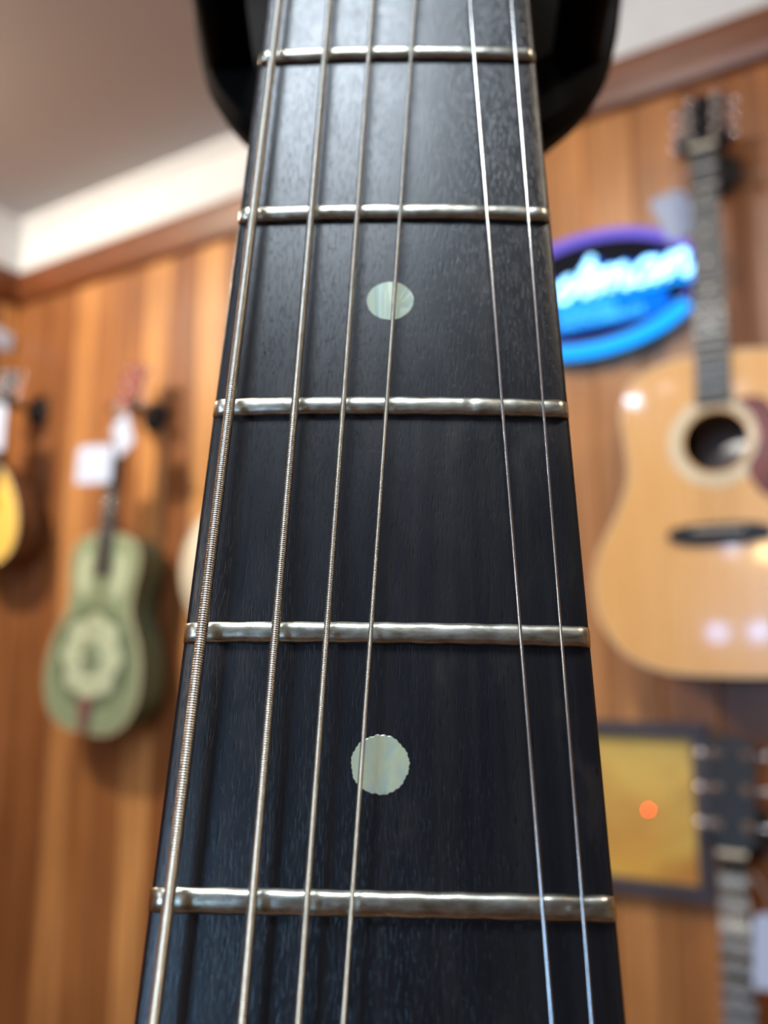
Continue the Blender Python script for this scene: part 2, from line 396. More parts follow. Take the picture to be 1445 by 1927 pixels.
for u, v, col, st, lb in ((-1.01, 2.36, (190, 210, 255), 40, 'pale globe wall lamp on the rear wall, left of the warm one'), (-0.80, 2.31, (255, 214, 150), 90, 'warm globe wall lamp on the rear wall')):
    r = root('wall_lamp', wall_matrix(u, v, DB), lb, 'lamp')
    r.matrix_world = wall_matrix(u, v, DB) @ Matrix.Rotation(PI, 4, 'Y')
    lathe('globe', [(0.0005, 0.11), (0.03, 0.10), (0.045, 0.07), (0.03, 0.035), (0.015, 0.03)], glow('globe_glow', col, st), r, 24)
    lathe('wall_mount', [(0.04, 0.0), (0.04, 0.012), (0.018, 0.02), (0.016, 0.032)], M['white'], r, 24)
# ------------------------------------------------------------------ foreground guitar
# neck frame: x across the board, y up towards the nut, z out of the board (metres)
tv = (-0.01885038, 0.91143063, -0.41102173); av = (0.99949728, 0.00669673, -0.03098936)
def c2w(v): return Vector((v[0], 0, 0)) + Vector((0, -math.sin(PITCH), math.cos(PITCH)))*(-v[1]) + Vector((0, math.cos(PITCH), math.sin(PITCH)))*v[2]
NX = c2w(av).normalized(); NY = -c2w(tv); NY = (NY-NX*NY.dot(NX)).normalized(); NZ = NX.cross(NY)
NM = Matrix((NX, NY, NZ)).transposed().to_4x4(); NM.translation = CAM + c2w((0.00062495, -0.0138224, 0.1115577))
fg = root('acoustic_guitar', NM, 'guitar seen close up along its black fretboard with worn silver frets and round pearl dots', 'guitar')
RAD = 0.36
def bz(x): return -(x*x)/(2*RAD)
def hw(y): return 0.0231 - 0.0125*y          # half width of the board
NUT = 0.1035
def fy(n): return NUT - 0.645*(1-2**(-n/12))
FY = {1: 0.06526, 2: 0.03219, 3: -0.00032, 4: -0.03048, 5: -0.05874}
# board
nx, ys = 24, np.linspace(-0.343, NUT, 60)
V = []; Fc = []; XO = 0.00013
for y in ys:
    h = hw(y)
    ring = [(-h+0.0003, -0.0062)]+[(-h, -0.0055), (-h, bz(h)-0.0006), (-h+0.00012, bz(h)-0.00022)]
    ring += [(x, bz(x)) for x in np.linspace(-h+0.0006, h-0.0006, nx)]
    ring += [(h-0.00012, bz(h)-0.00022), (h, bz(h)-0.0006), (h, -0.0055), (h-0.0003, -0.0062)]
    V += [(x+XO, y, z) for x, z in ring]
k = len(ring)
for i in range(len(ys)-1):
    for j in range(k): a = i*k+j; b = i*k+(j+1) % k; Fc.append((a, b, b+k, a+k))
Fc += [tuple(range(k))[::-1], tuple((len(ys)-1)*k+j for j in range(k))]
fb = mesh('fretboard', V, Fc, M['ebony'], fg, True)
# strings: lateral position at y=+70 mm and y=-70 mm
STR = [('E', -0.01905, -0.02095, 0.00066, 0.00028), ('A', -0.01090, -0.01262, 0.00052, 0.00025), ('D', -0.00390, -0.00735, 0.00038, 0.00021),
       ('G', 0.00285, -0.00312, 0.00029, 0.00018), ('B', 0.01200, 0.01643, 0.000205, 0), ('e', 0.01858, 0.02010, 0.000165, 0)]
HS = 0.0026
def sx(s, y): return s[1] + (s[2]-s[1])*(0.07-y)/0.14
# frets
def fret(n, y0):
    h = hw(y0)-0.0001; L = 90; V = []; Fc = []; arc = 12; rr = random.Random(n*13)
    dents = [(sx(s, y0)+rr.uniform(-.0002, .0002), rr.uniform(.10, .26), rr.uniform(.0006, .0011)) for s in STR]
    if n == 3: dents.append((0.0104, 0.3, 0.0004))
    if n == 4: dents.append((0.0050, 0.25, 0.0012))
    for i in range(L+1):
        x = -h + 2*h*i/L
        e = min(1.0, (h-abs(x))/0.0012); e = 0.30+0.70*math.sin(e*PI/2)
        dp = sum(a*math.exp(-((x-c)/w)**2) for c, a, w in dents) + 0.03*math.sin(x*2100+n)*math.sin(x*870)
        hh = 0.00118*e*(1-0.5*min(dp, 0.6)); hwid = 0.00128*(0.88+0.12*e)*(1+0.03*math.sin(x*1300+n*2))
        flat = 1.7
        for j in range(arc+1):
            q = PI*j/arc
            yy = math.cos(q); zz = math.sin(q)
            V.append((x+XO, y0+hwid*math.copysign(abs(yy)**0.85, yy), bz(x)-0.00012+hh*(zz**(1/flat))))
    for i in range(L):
        for j in range(arc): a = i*(arc+1)+j; Fc.append((a, a+1, a+arc+2, a+arc+1))
        Fc.append(((i+1)*(arc+1), (i+1)*(arc+1)+arc, i*(arc+1)+arc, i*(arc+1)))
    Fc += [tuple(range(arc+1))[::-1], tuple(L*(arc+1)+j for j in range(arc+1))]
    return mesh('fret', V, Fc, M['nickel'], fg, True)
for n in range(1, 21): fret(n, FY.get(n, fy(n)))
# pearl dots, slightly ragged edges
for (cx, cy, r, rag) in ((-0.0001, 0.01662, 0.00322, .012), (-0.0002, -0.04502, 0.00313, .042), (-0.0001, fy(6.5), 0.0031, .02), (-0.0001, fy(8.5), 0.0031, .02)):
    out = []
    for i in range(96):
        q = 2*PI*i/96; w = 1+rag*(math.sin(q*13+2*math.sin(q*3))*0.3+math.sin(q*31+3*math.sin(q*2))*0.4+math.sin(q*5+1)*0.3)
        out.append((cx+r*w*math.cos(q), cy+r*w*math.sin(q)))
    plate('pearl_dot', out, -0.0008, 0.00004, M['pearl'], fg, bev=0.00004)
# strings
def wound(s, y0, y1, name='wound_string'):
    _, x0, x1, R, p = s
    per = 6; nt = 14 if R > 0.0005 else 12; n = int((y1-y0)/p*per)
    yy = y0 + np.arange(n+1)*p/per; th = np.arange(nt)*2*PI/nt
    Y, T = np.meshgrid(yy, th, indexing='ij')
    rad = R - p*0.46*(1-np.abs(np.sin(PI*(Y/p - T/(2*PI))))**0.6)
    X = x0+(x1-x0)*(0.07-Y)/0.14 + rad*np.cos(T); Z = HS + rad*np.sin(T)
    V = np.stack([X, Y, Z], -1).reshape(-1, 3)
    I = np.arange(n)[:, None]*nt; J = np.arange(nt)[None, :]; Jn = (J+1) % nt
    q = np.stack([I+J, I+nt+J, I+nt+Jn, I+Jn], -1).reshape(-1, 4)
    me = bpy.data.meshes.new(name); me.vertices.add(len(V)); me.vertices.foreach_set('co', V.astype(np.float32).ravel())
    me.loops.add(q.size); me.loops.foreach_set('vertex_index', q.astype(np.int32).ravel())
    me.polygons.add(len(q)); me.polygons.foreach_set('loop_start', np.arange(len(q), dtype=np.int32)*4)
    me.polygons.foreach_set('use_smooth', np.ones(len(q), dtype=bool))
    me.update(calc_edges=True); me.validate()
    return finish(bpy.data.objects.new(name, me), M['bronze'], fg, False)
SADDLE = NUT-0.645
POSTS = [(-0.024, 0.150), (-0.026, 0.192), (-0.027, 0.234), (0.027, 0.234), (0.026, 0.192), (0.024, 0.150)]
HT = math.tan(math.radians(13))
for i, s in enumerate(STR):
    x_n = sx(s, NUT); bx_ = [-0.027, -0.0162, -0.0054, 0.0054, 0.0162, 0.027][i]
    post = (POSTS[i][0]*0.8, POSTS[i][1], -0.003-HT*(POSTS[i][1]-NUT)+0.006)
    tail = [(bx_, SADDLE-0.004, 0.012), (bx_, SADDLE, 0.0125)]
    if s[4]:
        st = wound(s, -0.085, 0.085)
        join('string_end', [tube_data([post, (x_n, NUT, HS), (sx(s, 0.08), 0.08, HS)], s[3]*0.9, 8), tube_data(tail+[(sx(s, -0.20), -0.20, 0.0042), (sx(s, -0.08), -0.08, HS)], s[3]*0.9, 8)], M['bronze'], st)
    else:
        tube('plain_string', [post, (x_n, NUT, HS), (sx(s, 0.02), 0.02, HS), (sx(s, -0.085), -0.085, HS), (sx(s, -0.2), -0.20, 0.0042)]+tail[::-1], s[3], M['steel'], fg, 12)
# nut, neck, headstock with tuners
box('nut', (XO, NUT+0.0026, 0.0002), (0.0437, 0.0050, 0.0050), M['bone'], fg, 0.0006)
V = []; Fc = []; ys = [NUT+0.012, NUT, 0.05, 0.0, -0.06, -0.13, -0.20, -0.235, -0.254]
for i, y in enumerate(ys):
    h = hw(min(y, NUT))*0.995; dep = [0.012, 0.0145, 0.015, 0.0155, 0.016, 0.0168, 0.018, 0.03, 0.07][i]
    for j in range(17):
        q = PI*j/16; V.append((XO+h*math.cos(q), y, -0.0062-dep*(math.sin(q)**0.8)))
for i in range(len(ys)-1):
    for j in range(16): a = i*17+j; Fc.append((a, a+1, a+18, a+17))
    Fc.append((i*17+16, i*17, i*17+17, i*17+33))
Fc += [tuple(range(17)), tuple((len(ys)-1)*17+j for j in range(17))[::-1]]
mesh('neck', V, Fc, M['mahogany'], fg, True)
hs_out = spline([(-0.0218, 0), (-0.029, 0.02), (-0.034, 0.05), (-0.0365, 0.11), (-0.037, 0.165), (-0.024, 0.180), (0, 0.184), (0.024, 0.180), (0.037, 0.165), (0.0365, 0.11), (0.034, 0.05), (0.029, 0.02), (0.0218, 0)], 5)
hd = plate('headstock', hs_out, -0.014, 0, M['blackgloss'], fg, bev=0.0012)
hd.matrix_local = Matrix.Translation((XO, NUT+0.005, -0.003)) @ Matrix.Rotation(math.radians(-13), 4, 'X')
for px_, py_ in POSTS:
    sg = 1 if px_ > 0 else -1
    tn = lathe('tuner', [(0.0001, 0.009), (0.003, 0.0085), (0.0025, 0.001), (0.006, 0.001), (0.006, 0.0)], M['chrome'], hd, 20, 'Z', (px_*0.8, py_-NUT-0.005, 0))
    join('tuner_knob', [tube_data([(px_*0.8+sg*0.004, py_-NUT-0.005, -0.018), (sg*0.049, py_-NUT-0.005, -0.018)], 0.0022, 10), tube_data([(sg*0.047, py_-NUT-0.012, -0.018), (sg*0.050, py_-NUT-0.005, -0.018), (sg*0.047, py_-NUT+0.002, -0.018)], [0.004, 0.007, 0.004], 12)], M['chrome'], tn)
# body of the same guitar, below the picture
BODY = [(0.0, 0.0), (0.004, 0.085), (0.03, 0.150), (0.085, 0.190), (0.145, 0.200), (0.20, 0.188), (0.26, 0.158), (0.31, 0.140), (0.345, 0.138), (0.385, 0.143), (0.43, 0.147), (0.47, 0.135), (0.495, 0.103), (0.507, 0.055), (0.51, 0.0)]
def outline(prof, s=1.0, sub=5):
    c = spline(prof, sub)
    right = [(w*s, v*s) for v, w in c]
    left = [(-x, y) for x, y in right[-2:0:-1]]
    return right + left
def body(parent, prof, s, depth, top_mat, side_mat, hole=None, z0=0.0, dy=0.0):
    o = [(x, y+dy) for x, y in outline(prof, s)]
    bk = [(x*0.985, dy+(y-dy-0.25*s)*0.985+0.25*s) for x, y in o]
    holes = [circle(0, hole[0]*s+dy, hole[1]*s, 40)] if hole else []
    # sides and back: an open shell so that the sound hole looks into a dark box
    bm = bmesh.new(); n = len(o)
    lv = [[bm.verts.new((x, y, z0+zz)) for x, y in oo] for oo, zz in ((bk, 0.0), (o, 0.008), (o, depth-0.004))]
    bm.faces.new(lv[0][::-1])
    for a, b in zip(lv, lv[1:]):
        for i in range(n): bm.faces.new((a[i], a[(i+1) % n], b[(i+1) % n], b[i]))
    me = bpy.data.meshes.new('body_shell'); bm.normal_update(); bm.to_mesh(me); bm.free()
    sh = finish(bpy.data.objects.new('body_shell', me), side_mat, parent, False)
    plate('soundboard', o, z0+depth-0.004, z0+depth, top_mat, parent, holes, 0.0012)
    # binding: thin rounded band round the edge
    oo = o+[o[0]]
    V, Fc = tube_data([(x, y, z0+depth-0.002) for x, y in oo], 0.0022*s, 6, 1.0, (0, 0, 1)); mesh('binding', V, Fc, M['cream'], parent, True)
    return sh
bd = bpy.data.objects.new('body', None); C.objects.link(bd); bd.parent = fg; bd.location = (XO, -0.254-0.51, -0.006-0.115)
body(bd, BODY, 1.0, 0.115, M['spruce'], M['side'], (0.355, 0.05))
for c in list(bd.children): c.parent = fg; c.matrix_local = Matrix.Translation(bd.location)
bpy.data.objects.remove(bd)
box('bridge', (XO, SADDLE-0.004, -0.001), (0.15, 0.028, 0.009), M['blackgloss'], fg, 0.002)
box('saddle', (XO, SADDLE, 0.006), (0.075, 0.003, 0.010), M['bone'], fg, 0.0006)

# black hanger behind the top of the board
ho = [(-0.0034, 0.0888), (-0.0221, 0.0915), (-0.0334, 0.0986), (-0.0412, 0.1090), (-0.0468, 0.1215), (-0.0520, 0.1408), (-0.0562, 0.160), (-0.062, 0.190), (-0.060, 0.212), (-0.045, 0.222),
      (0.045, 0.222), (0.060, 0.212), (0.0625, 0.190), (0.0573, 0.158), (0.0532, 0.1392), (0.0481, 0.1209), (0.0412, 0.1080), (0.0314, 0.0975), (0.0169, 0.0910)]
ho = [(x, y-0.095) for x, y in spline(ho, 5, True)]
hm = NM @ Matrix.Translation((0, 0.095, -0.0420)) @ Matrix.Rotation(math.radians(-13), 4, 'X')
hg = root('guitar_hanger', hm, 'big black rounded pad behind the top of the close-up fretboard', 'hanger')
def shrink(l, d): return [(x-d*math.copysign(min(1, abs(x)/0.03), x), y-d*(1 if y > 0.06 else -1)) for x, y in l]
pv = []; pf = []; npo = len(ho)
for d_, z_ in ((0.012, -0.020), (0.005, -0.015), (0.0015, -0.009), (0, -0.004), (0.0012, 0.0)):
    pv += [(x, y, z_) for x, y in shrink(ho, d_)]
for a_ in range(4):
    for i in range(npo): pf.append((a_*npo+i, a_*npo+(i+1) % npo, (a_+1)*npo+(i+1) % npo, (a_+1)*npo+i))
pf += [tuple(range(npo))[::-1], tuple(4*npo+i for i in range(npo))]
mesh('pad', pv, pf, M['black'], hg, False)
inv = hm.inverted()
bk0 = hm @ Vector((0, 0.09, -0.018)); bk1 = bk0 + Vector((0, 0.05, 0.02)); top = Vector((bk1.x, bk1.y, CEIL))
tube('rod', [inv @ v for v in (bk0, bk1, bk1+Vector((0, 0.004, 0.03)), top)], 0.008, M['black'], hg, 16)
V, Fc = tube_data([inv @ (top-Vector((0, 0, 0.012))), inv @ top], 0.045, 24); mesh('ceiling_plate', V, Fc, M['black'], hg, False)
for sg in (-1, 1):
    tube('arm', [(sg*0.042, 0.034, -0.004), (sg*0.042, 0.034, 0.02), (sg*0.040, 0.030, 0.042), (sg*0.038, 0.028, 0.052)], [0.006, 0.006, 0.006, 0.004], M['black'], hg, 12)

# ------------------------------------------------------------------ instruments on the wall
def strings_for(parent, xs0, y0, xs1, y1, z0, z1, rad, m):
    for a, b in zip(xs0, xs1): tube('string', [(a, y0, z0), (b, y1, z1)], rad, m, parent, 5)
def wall_guitar(name, u, v, d_back, lean, label, cat, s=1.0, prof=BODY, depth=0.118, top=None, side=None, hole=(0.365, 0.05), joinf=14, scale_len=0.645,
                head_len=0.135, head_mat=None, head_w=0.036, board_mat=None, pick=True, bridge=True, swing=0, group=None, nfr=None, body_len=0.51, fret_mat=None, fret_w=0.0020, tuners=3):
    r = root(name, wall_matrix(u, v, d_back, lean, swing), label, cat, group)
    top = top or M['spruce']; side = side or M['side']; head_mat = head_mat or M['blackgloss']; board_mat = board_mat or M['slate']; fret_mat = fret_mat or M['fretlight']
    dz = depth*s
    if prof is not None: body(r, prof, s, dz, top, side, hole)
    bl = body_len*s; nut = bl + scale_len*s*(1-2**(-joinf/12)); sad = nut-scale_len*s; zt = dz+0.006*s
    # fingerboard
    nb, bb = 0.0215*s, 0.028*s; yb = nut-scale_len*s*(1-2**(-20/12)) if hole else bl-0.11*s
    yb = max(yb, (hole[0]+hole[1]+0.006)*s) if hole else yb
    slope = (bb-nb)/(nut-bl+0.08)
    hwf = lambda y: nb + slope*(nut-y)
    bm = bmesh.new()
    vs4 = [bm.verts.new(p) for p in ((-hwf(yb), yb, dz+0.0002), (hwf(yb), yb, dz+0.0002), (nb, nut, dz+0.0002), (-nb, nut, dz+0.0002), (-hwf(yb)+0.001, yb, zt), (hwf(yb)-0.001, yb, zt), (nb-0.001, nut, zt), (-nb+0.001, nut, zt))]
    for f in ((3, 2, 1, 0), (4, 5, 6, 7), (0, 1, 5, 4), (1, 2, 6, 5), (2, 3, 7, 6), (3, 0, 4, 7)): bm.faces.new([vs4[i] for i in f])
    bmobj('fingerboard', bm, board_mat, r)
    for n in range(1, (nfr or 20)+1):
        y = nut-scale_len*s*(1-2**(-n/12))
        if y < yb+0.003: break
        box('fret', (0, y, zt+0.0004), (2*hwf(y)-0.002, fret_w, 0.0014), fret_mat, r)
    for n in (3, 5, 7, 9, 12):
        y = (2*nut-scale_len*s*(2-2**(-n/12)-2**(-(n-1)/12)))/2
        lathe('fret_dot', [(0.0001, 0.0004), (0.003, 0.0003), (0.003, -0.0004)], M['bone'], r, 12, 'Z', (0, y, zt))
    # neck back
    V = []; Fc = []; yy = [nut+0.01, nut, bl+0.06, bl+0.02, bl-0.002]
    for i, y in enumerate(yy):
        dp = [0.013, 0.016, 0.018, 0.03, dz*0.85][i]; h = hwf(y)
        for j in range(13): q = PI*j/12; V.append((h*math.cos(q), y, dz-dp*(math.sin(q)**0.8)))
    for i in range(4):
        for j in range(12): a = i*13+j; Fc.append((a, a+1, a+14, a+13))
        Fc.append((i*13+12, i*13, i*13+13, i*13+25))
    Fc += [tuple(range(13)), tuple(4*13+j for j in range(13))[::-1]]
    mesh('neck', V, Fc, M['mahogany'], r, True)
    box('nut', (0, nut+0.003, dz+0.005), (2*nb, 0.006, 0.009), M['bone'], r, 0.001)
    w = head_w; L_ = head_len
    ho_ = spline([(-nb, 0), (-w*0.85, 0.018), (-w*0.93, L_*0.35), (-w, L_*0.7), (-w, L_*0.93), (-w*0.6, L_*0.985), (0, L_*1.0), (w*0.6, L_*0.985), (w, L_*0.93), (w, L_*0.7), (w*0.93, L_*0.35), (w*0.85, 0.018), (nb, 0)], 4)
    hd_ = plate('headstock', ho_, -0.014, 0, head_mat, r, bev=0.001)
    hd_.matrix_local = Matrix.Translation((0, nut+0.006, dz+0.003)) @ Matrix.Rotation(math.radians(-12), 4, 'X')
    for k in range(tuners):
        yk = L_*(0.22+0.62*k/max(1, tuners-1))
        for sg in (-1, 1):
            tn_ = lathe('tuner', [(0.0001, 0.012), (0.003, 0.0112), (0.005, 0.009), (0.0058, 0.006), (0.0045, 0.003), (0.008, 0.0025), (0.0085, 0.0)], M['chrome'], hd_, 14, 'Z', (sg*w*0.62, yk, 0))
            join('tuner_knob', [tube_data([(sg*w*0.7, yk, -0.019), (sg*(w+0.014), yk, -0.019)], 0.0025, 8), tube_data([(sg*(w+0.013), yk-0.008, -0.019), (sg*(w+0.015), yk, -0.019), (sg*(w+0.013), yk+0.008, -0.019)], [0.004, 0.0075, 0.004], 10)], M['chrome'], tn_)
    if bridge:
        bo = spline([(-0.078*s, sad-0.006*s), (-0.07*s, sad+0.004*s), (-0.04*s, sad+0.010*s), (0.04*s, sad+0.010*s), (0.07*s, sad+0.004*s), (0.078*s, sad-0.006*s), (0.07*s, sad-0.016*s), (0.035*s, sad-0.022*s), (-0.035*s, sad-0.022*s), (-0.07*s, sad-0.016*s)], 4, True)
        plate('bridge', bo, dz-0.001, dz+0.009, M['blackgloss'], r, bev=0.002)
        box('saddle', (0, sad, dz+0.010), (0.075*s, 0.003, 0.006), M['bone'], r)
    xs0 = [(-0.0178+0.00712*i)*s for i in range(6)]; xs1 = [(-0.027+0.0108*i)*s for i in range(6)]
    strings_for(r, xs1, sad-0.002, xs0, nut+0.004, dz+0.0132 if bridge else dz+0.014, zt+0.0035, 0.00045, M['steel'])
    if pick:
        po = spline([(0.055, 0.40), (0.035, 0.428), (0.075, 0.425), (0.10, 0.37), (0.125, 0.30), (0.10, 0.265), (0.065, 0.275), (0.045, 0.315), (0.058, 0.345), (0.062, 0.37)], 5, True)
        plate('pickguard', [(x*s, y*s) for x, y in po], dz, dz+0.0012, M['tortoise'], r)
    if hole and pick:
        a = circle(0, hole[0]*s, (hole[1]+0.023)*s, 48); b = circle(0, hole[0]*s, (hole[1]+0.004)*s, 48)
        plate('rosette', a, dz-0.0005, dz+0.0006, M['cream'], r, [b])
    return r, nut, dz
def wall_hook(u, v, d_neck, label, arm=0.03):
    """foam yoke and round wall plate; origin on the wall"""
    r = root('wall_hanger', wall_matrix(u, v, WALL_D), label, 'hanger')
    lathe('wall_plate', [(0.040, 0.0), (0.043, 0.003), (0.043, 0.014), (0.036, 0.018), (0.0005, 0.019)], M['hook'], r, 28, 'Z')
    L_ = WALL_D-d_neck
    tube('stem', [(0, 0, 0.01), (0, 0, L_-0.035)], 0.006, M['hook'], r, 10)
    for sg in (-1, 1):
        tube('arm', [(0, 0, L_-0.04), (sg*arm, 0, L_-0.03), (sg*(arm+0.004), 0, L_-0.01), (sg*(arm+0.003), 0.004, L_+0.022)], [0.006, 0.008, 0.010, 0.008], M['hook'], r, 10)
    return r
def price_tag(u, v, d, w, h, lean, swing, label, string_to=None, tilt=0):
    m = wall_matrix(u, v, d, lean, swing) @ Matrix.Rotation(math.radians(tilt), 4, 'X')
    r = root('price_tag', m, label, 'tag', 'white paper price tags on the instruments')
    o = [(-w/2+0.004, -h/2), (w/2-0.004, -h/2), (w/2, -h/2+0.004), (w/2, h/2-0.01), (w/2-0.01, h/2), (-w/2+0.01, h/2), (-w/2, h/2-0.01), (-w/2, -h/2+0.004)]
    plate('card', o, -0.0004, 0.0004, M['paper'], r, [circle(0, h/2-0.006, 0.0025, 10)])
    if string_to is not None:
        q = m.inverted() @ W(*string_to)
        tube('loop', [(0, h/2-0.006, 0.0008), ((q.x)*0.5+0.004, (h/2+q.y)*0.5, q.z*0.5+0.004), tuple(q)], 0.0006, M['thread'], r, 5)
    return r

# natural guitar, upper right
R1, nut1, dz1 = wall_guitar('acoustic_guitar', -0.256, 1.532, 1.60, -1.3, 'large natural-top acoustic guitar with a red-brown pickguard, right of the blue neon sign', 'guitar', s=1.05, head_len=0.116)
wall_hook(-0.236, 1.532+nut1+0.018, 1.60-dz1+0.01, 'black foam hanger holding the natural-top guitar by its headstock', 0.034)
price_tag(-0.292, 2.345, 1.50, 0.075, 0.085, 25, 40, 'white price tag beside the neck of the natural-top guitar, above the neon sign', (-0.268, 2.42, 1.49))
# guitar below, only its headstock and neck in frame
R2, nut2, dz2 = wall_guitar('acoustic_guitar', -0.280, 0.392, 1.60, -1.0, 'guitar at the lower right edge showing only its dark headstock with chrome tuners and neck', 'guitar', s=1.0, head_len=0.175, head_w=0.037, board_mat=M['black'], fret_w=0.015)  # frets widened, their light bars stand in for glare on the fingerboard
wall_hook(-0.262, 0.392+nut2+0.018, 1.60-dz2+0.01, 'black foam hanger under the headstock of the lower right guitar', 0.034)
price_tag(-0.210, 1.133, 1.46, 0.062, 0.105, -4, 15, 'white price tag at the right edge beside the lower right guitar neck', (-0.235, 1.24, 1.465))

# pale green resonator guitar
RESO = [(0.0, 0.0), (0.006, 0.08), (0.035, 0.135), (0.09, 0.168), (0.15, 0.172), (0.21, 0.160), (0.26, 0.135), (0.295, 0.116), (0.33, 0.112), (0.37, 0.117), (0.415, 0.124), (0.455, 0.118), (0.482, 0.090), (0.495, 0.045), (0.50, 0.0)]
R3, nut3, dz3 = wall_guitar('resonator_guitar', -1.775, 1.383, 1.585, -5.5, 'pale green metal-bodied resonator guitar hanging on the plank wall at left', 'guitar', s=1.0, prof=RESO, depth=0.085, top=M['green'], side=M['greend'],
    hole=None, joinf=12, scale_len=0.62, head_len=0.14, head_w=0.034, head_mat=M['redwood'], board_mat=M['slate'], pick=False, bridge=False, body_len=0.5)
rim = circle(0, 0.165, 0.150, 56, 0.158)
rimo = outline(RESO, 0.93); rimo = [(x, y+0.016) for x, y in rimo]
# recessed darker ring round the cone, light cover plate with petals, biscuit cover, tailpiece, upper screens
ring_o = circle(0, 0.185, 0.142, 56, 0.128)
plate('well_ring', ring_o, dz3-0.001, dz3+0.001, M['greenm'], R3, bev=0.0006)
pet = []
for i in range(120):
    q = 2*PI*i/120; rr_ = 0.104+0.007*math.cos(q*8); pet.append((rr_*math.cos(q), 0.185+rr_*math.sin(q)))
cp = plate('cover_plate', pet, dz3+0.001, dz3+0.006, M['greenl'], R3, bev=0.002)
for i in range(8):
    q = 2*PI*(i+0.5)/8
    plate('cover_opening', circle(0.066*math.cos(q), 0.185+0.066*math.sin(q), 0.007, 16), dz3+0.0055, dz3+0.0066, M['green'], cp)
plate('biscuit_cover', circle(0, 0.185, 0.034, 32), dz3+0.006, dz3+0.013, M['greenm'], R3, bev=0.002)
box('saddle', (0, 0.185, dz3+0.0135), (0.06, 0.01, 0.006), M['greenl'], R3, 0.001)
plate('tailpiece', [(-0.026, 0.088), (0.026, 0.088), (0.022, 0.055), (0.012, 0.0), (-0.012, 0.0), (-0.022, 0.055)], dz3+0.001, dz3+0.008, M['reddark'], R3, bev=0.001)
for sg in (-1, 1):
    plate('sound_screen', spline([(sg*0.045, 0.34), (sg*0.075, 0.345), (sg*0.088, 0.39), (sg*0.080, 0.44), (sg*0.055, 0.45), (sg*0.044, 0.40)], 5, True), dz3-0.0005, dz3+0.0012, M['greenl'], R3)
hu = -1.775+0.0958*(nut3+0.02)
wall_hook(hu, 1.383+nut3+0.015, 1.585-dz3+0.01, 'black round-plated hanger beside the red-brown headstock of the green guitar', 0.032)
price_tag(-1.745, 2.053, 1.46, 0.112, 0.100, -3, 10, 'larger square white price tag on the neck of the green resonator guitar', (-1.72, 2.14, 1.485))
price_tag(-1.658, 2.122, 1.47, 0.075, 0.095, 24, -10, 'smaller tilted white price tag above the square one on the green guitar', (-1.70, 2.19, 1.488))

# banjo, mostly hidden behind the close-up fretboard
bj = root('banjo', wall_matrix(-1.325, 1.775, 1.59, -3.0), 'banjo with a cream drum skin, mostly hidden left behind the close-up fretboard', 'banjo')
lathe('rim', [(0.0005, 0.0), (0.150, 0.0), (0.166, 0.006), (0.166, 0.062), (0.158, 0.070), (0.150, 0.066)], M['side'], bj, 56)
lathe('drum_skin', [(0.158, 0.060), (0.157, 0.0705), (0.0005, 0.0715)], M['skin'], bj, 56)
join('tension_hoop', [tube_data([(0.158*math.cos(2*PI*i/48), 0.158*math.sin(2*PI*i/48), 0.071) for i in range(49)], 0.0035, 6)], M['cream'], bj)
bm = bmesh.new(); bx(bm, (0, 0.165+0.20, 0.070), (0.036, 0.42, 0.020), 0.006); bmobj('neck', bm, M['mahogany'], bj)
box('fingerboard', (0, 0.165+0.20, 0.083), (0.036, 0.42, 0.005), M['slate'], bj, 0.001)
for n in range(1, 19):
    box('fret', (0, 0.575-0.66*(1-2**(-n/12)), 0.0858), (0.034, 0.002, 0.0012), M['fretlight'], bj)
plate('headstock', spline([(-0.018, 0.575), (-0.032, 0.60), (-0.03, 0.66), (-0.036, 0.69), (0, 0.705), (0.036, 0.69), (0.03, 0.66), (0.032, 0.60), (0.018, 0.575)], 5), 0.062, 0.076, M['blackgloss'], bj, bev=0.001)
for sg in (-1, 1):
    for yk in (0.615, 0.665):
        tube('tuner', [(sg*0.018, yk, 0.058), (sg*0.018, yk, 0.084)], 0.004, M['chrome'], bj, 10)
box('bridge', (0, -0.05, 0.078), (0.07, 0.004, 0.012), M['bone'], bj)
strings_for(bj, [-0.018, -0.009, 0, 0.009, 0.018], -0.15, [-0.012, -0.006, 0, 0.006, 0.012], 0.585, 0.084, 0.089, 0.0005, M['steel'])
tube('wall_hook', [(0, 0.60, -0.028), (0, 0.60, 0.062)], 0.006, M['hook'], bj, 8)

# small round-bodied instrument at the left edge
MAND = [(0.0, 0.0), (0.003, 0.045), (0.025, 0.088), (0.065, 0.112), (0.11, 0.116), (0.16, 0.105), (0.21, 0.080), (0.25, 0.052), (0.272, 0.028), (0.28, 0.0)]
R4, nut4, dz4 = wall_guitar('mandolin', -2.192, 1.826, 1.55, 0, 'bright yellow-topped round-bodied mandolin cut off by the left edge of the frame', 'mandolin', s=1.0, prof=MAND, depth=0.065, top=M['yellow'], side=M['side'],
    hole=(0.17, 0.02), joinf=12, scale_len=0.35, head_len=0.12, head_w=0.03, pick=False, bridge=False, body_len=0.28, nfr=14, tuners=4)
wall_hook(-2.192, 1.826+nut4+0.018, 1.55-dz4+0.01, 'black foam hanger at the left edge above the yellow mandolin', 0.03)
price_tag(-2.172, 2.205, 1.45, 0.12, 0.135, 0, 0, 'large bluish white price tag at the left edge above the yellow mandolin', (-2.185, 2.30, 1.47))
cd = wbox('wall_card', -0.045, 0.045, -0.03, 0.03, -0.001, 0.001, M['paper'], 0.0)
cd.matrix_world = ml @ Matrix.Translation((1.555, 2.545, 0.004)) @ Matrix.Rotation(math.radians(-8), 4, 'Z')
tag(cd, 'small white card pinned high on the left plank wall near the corner', 'card')

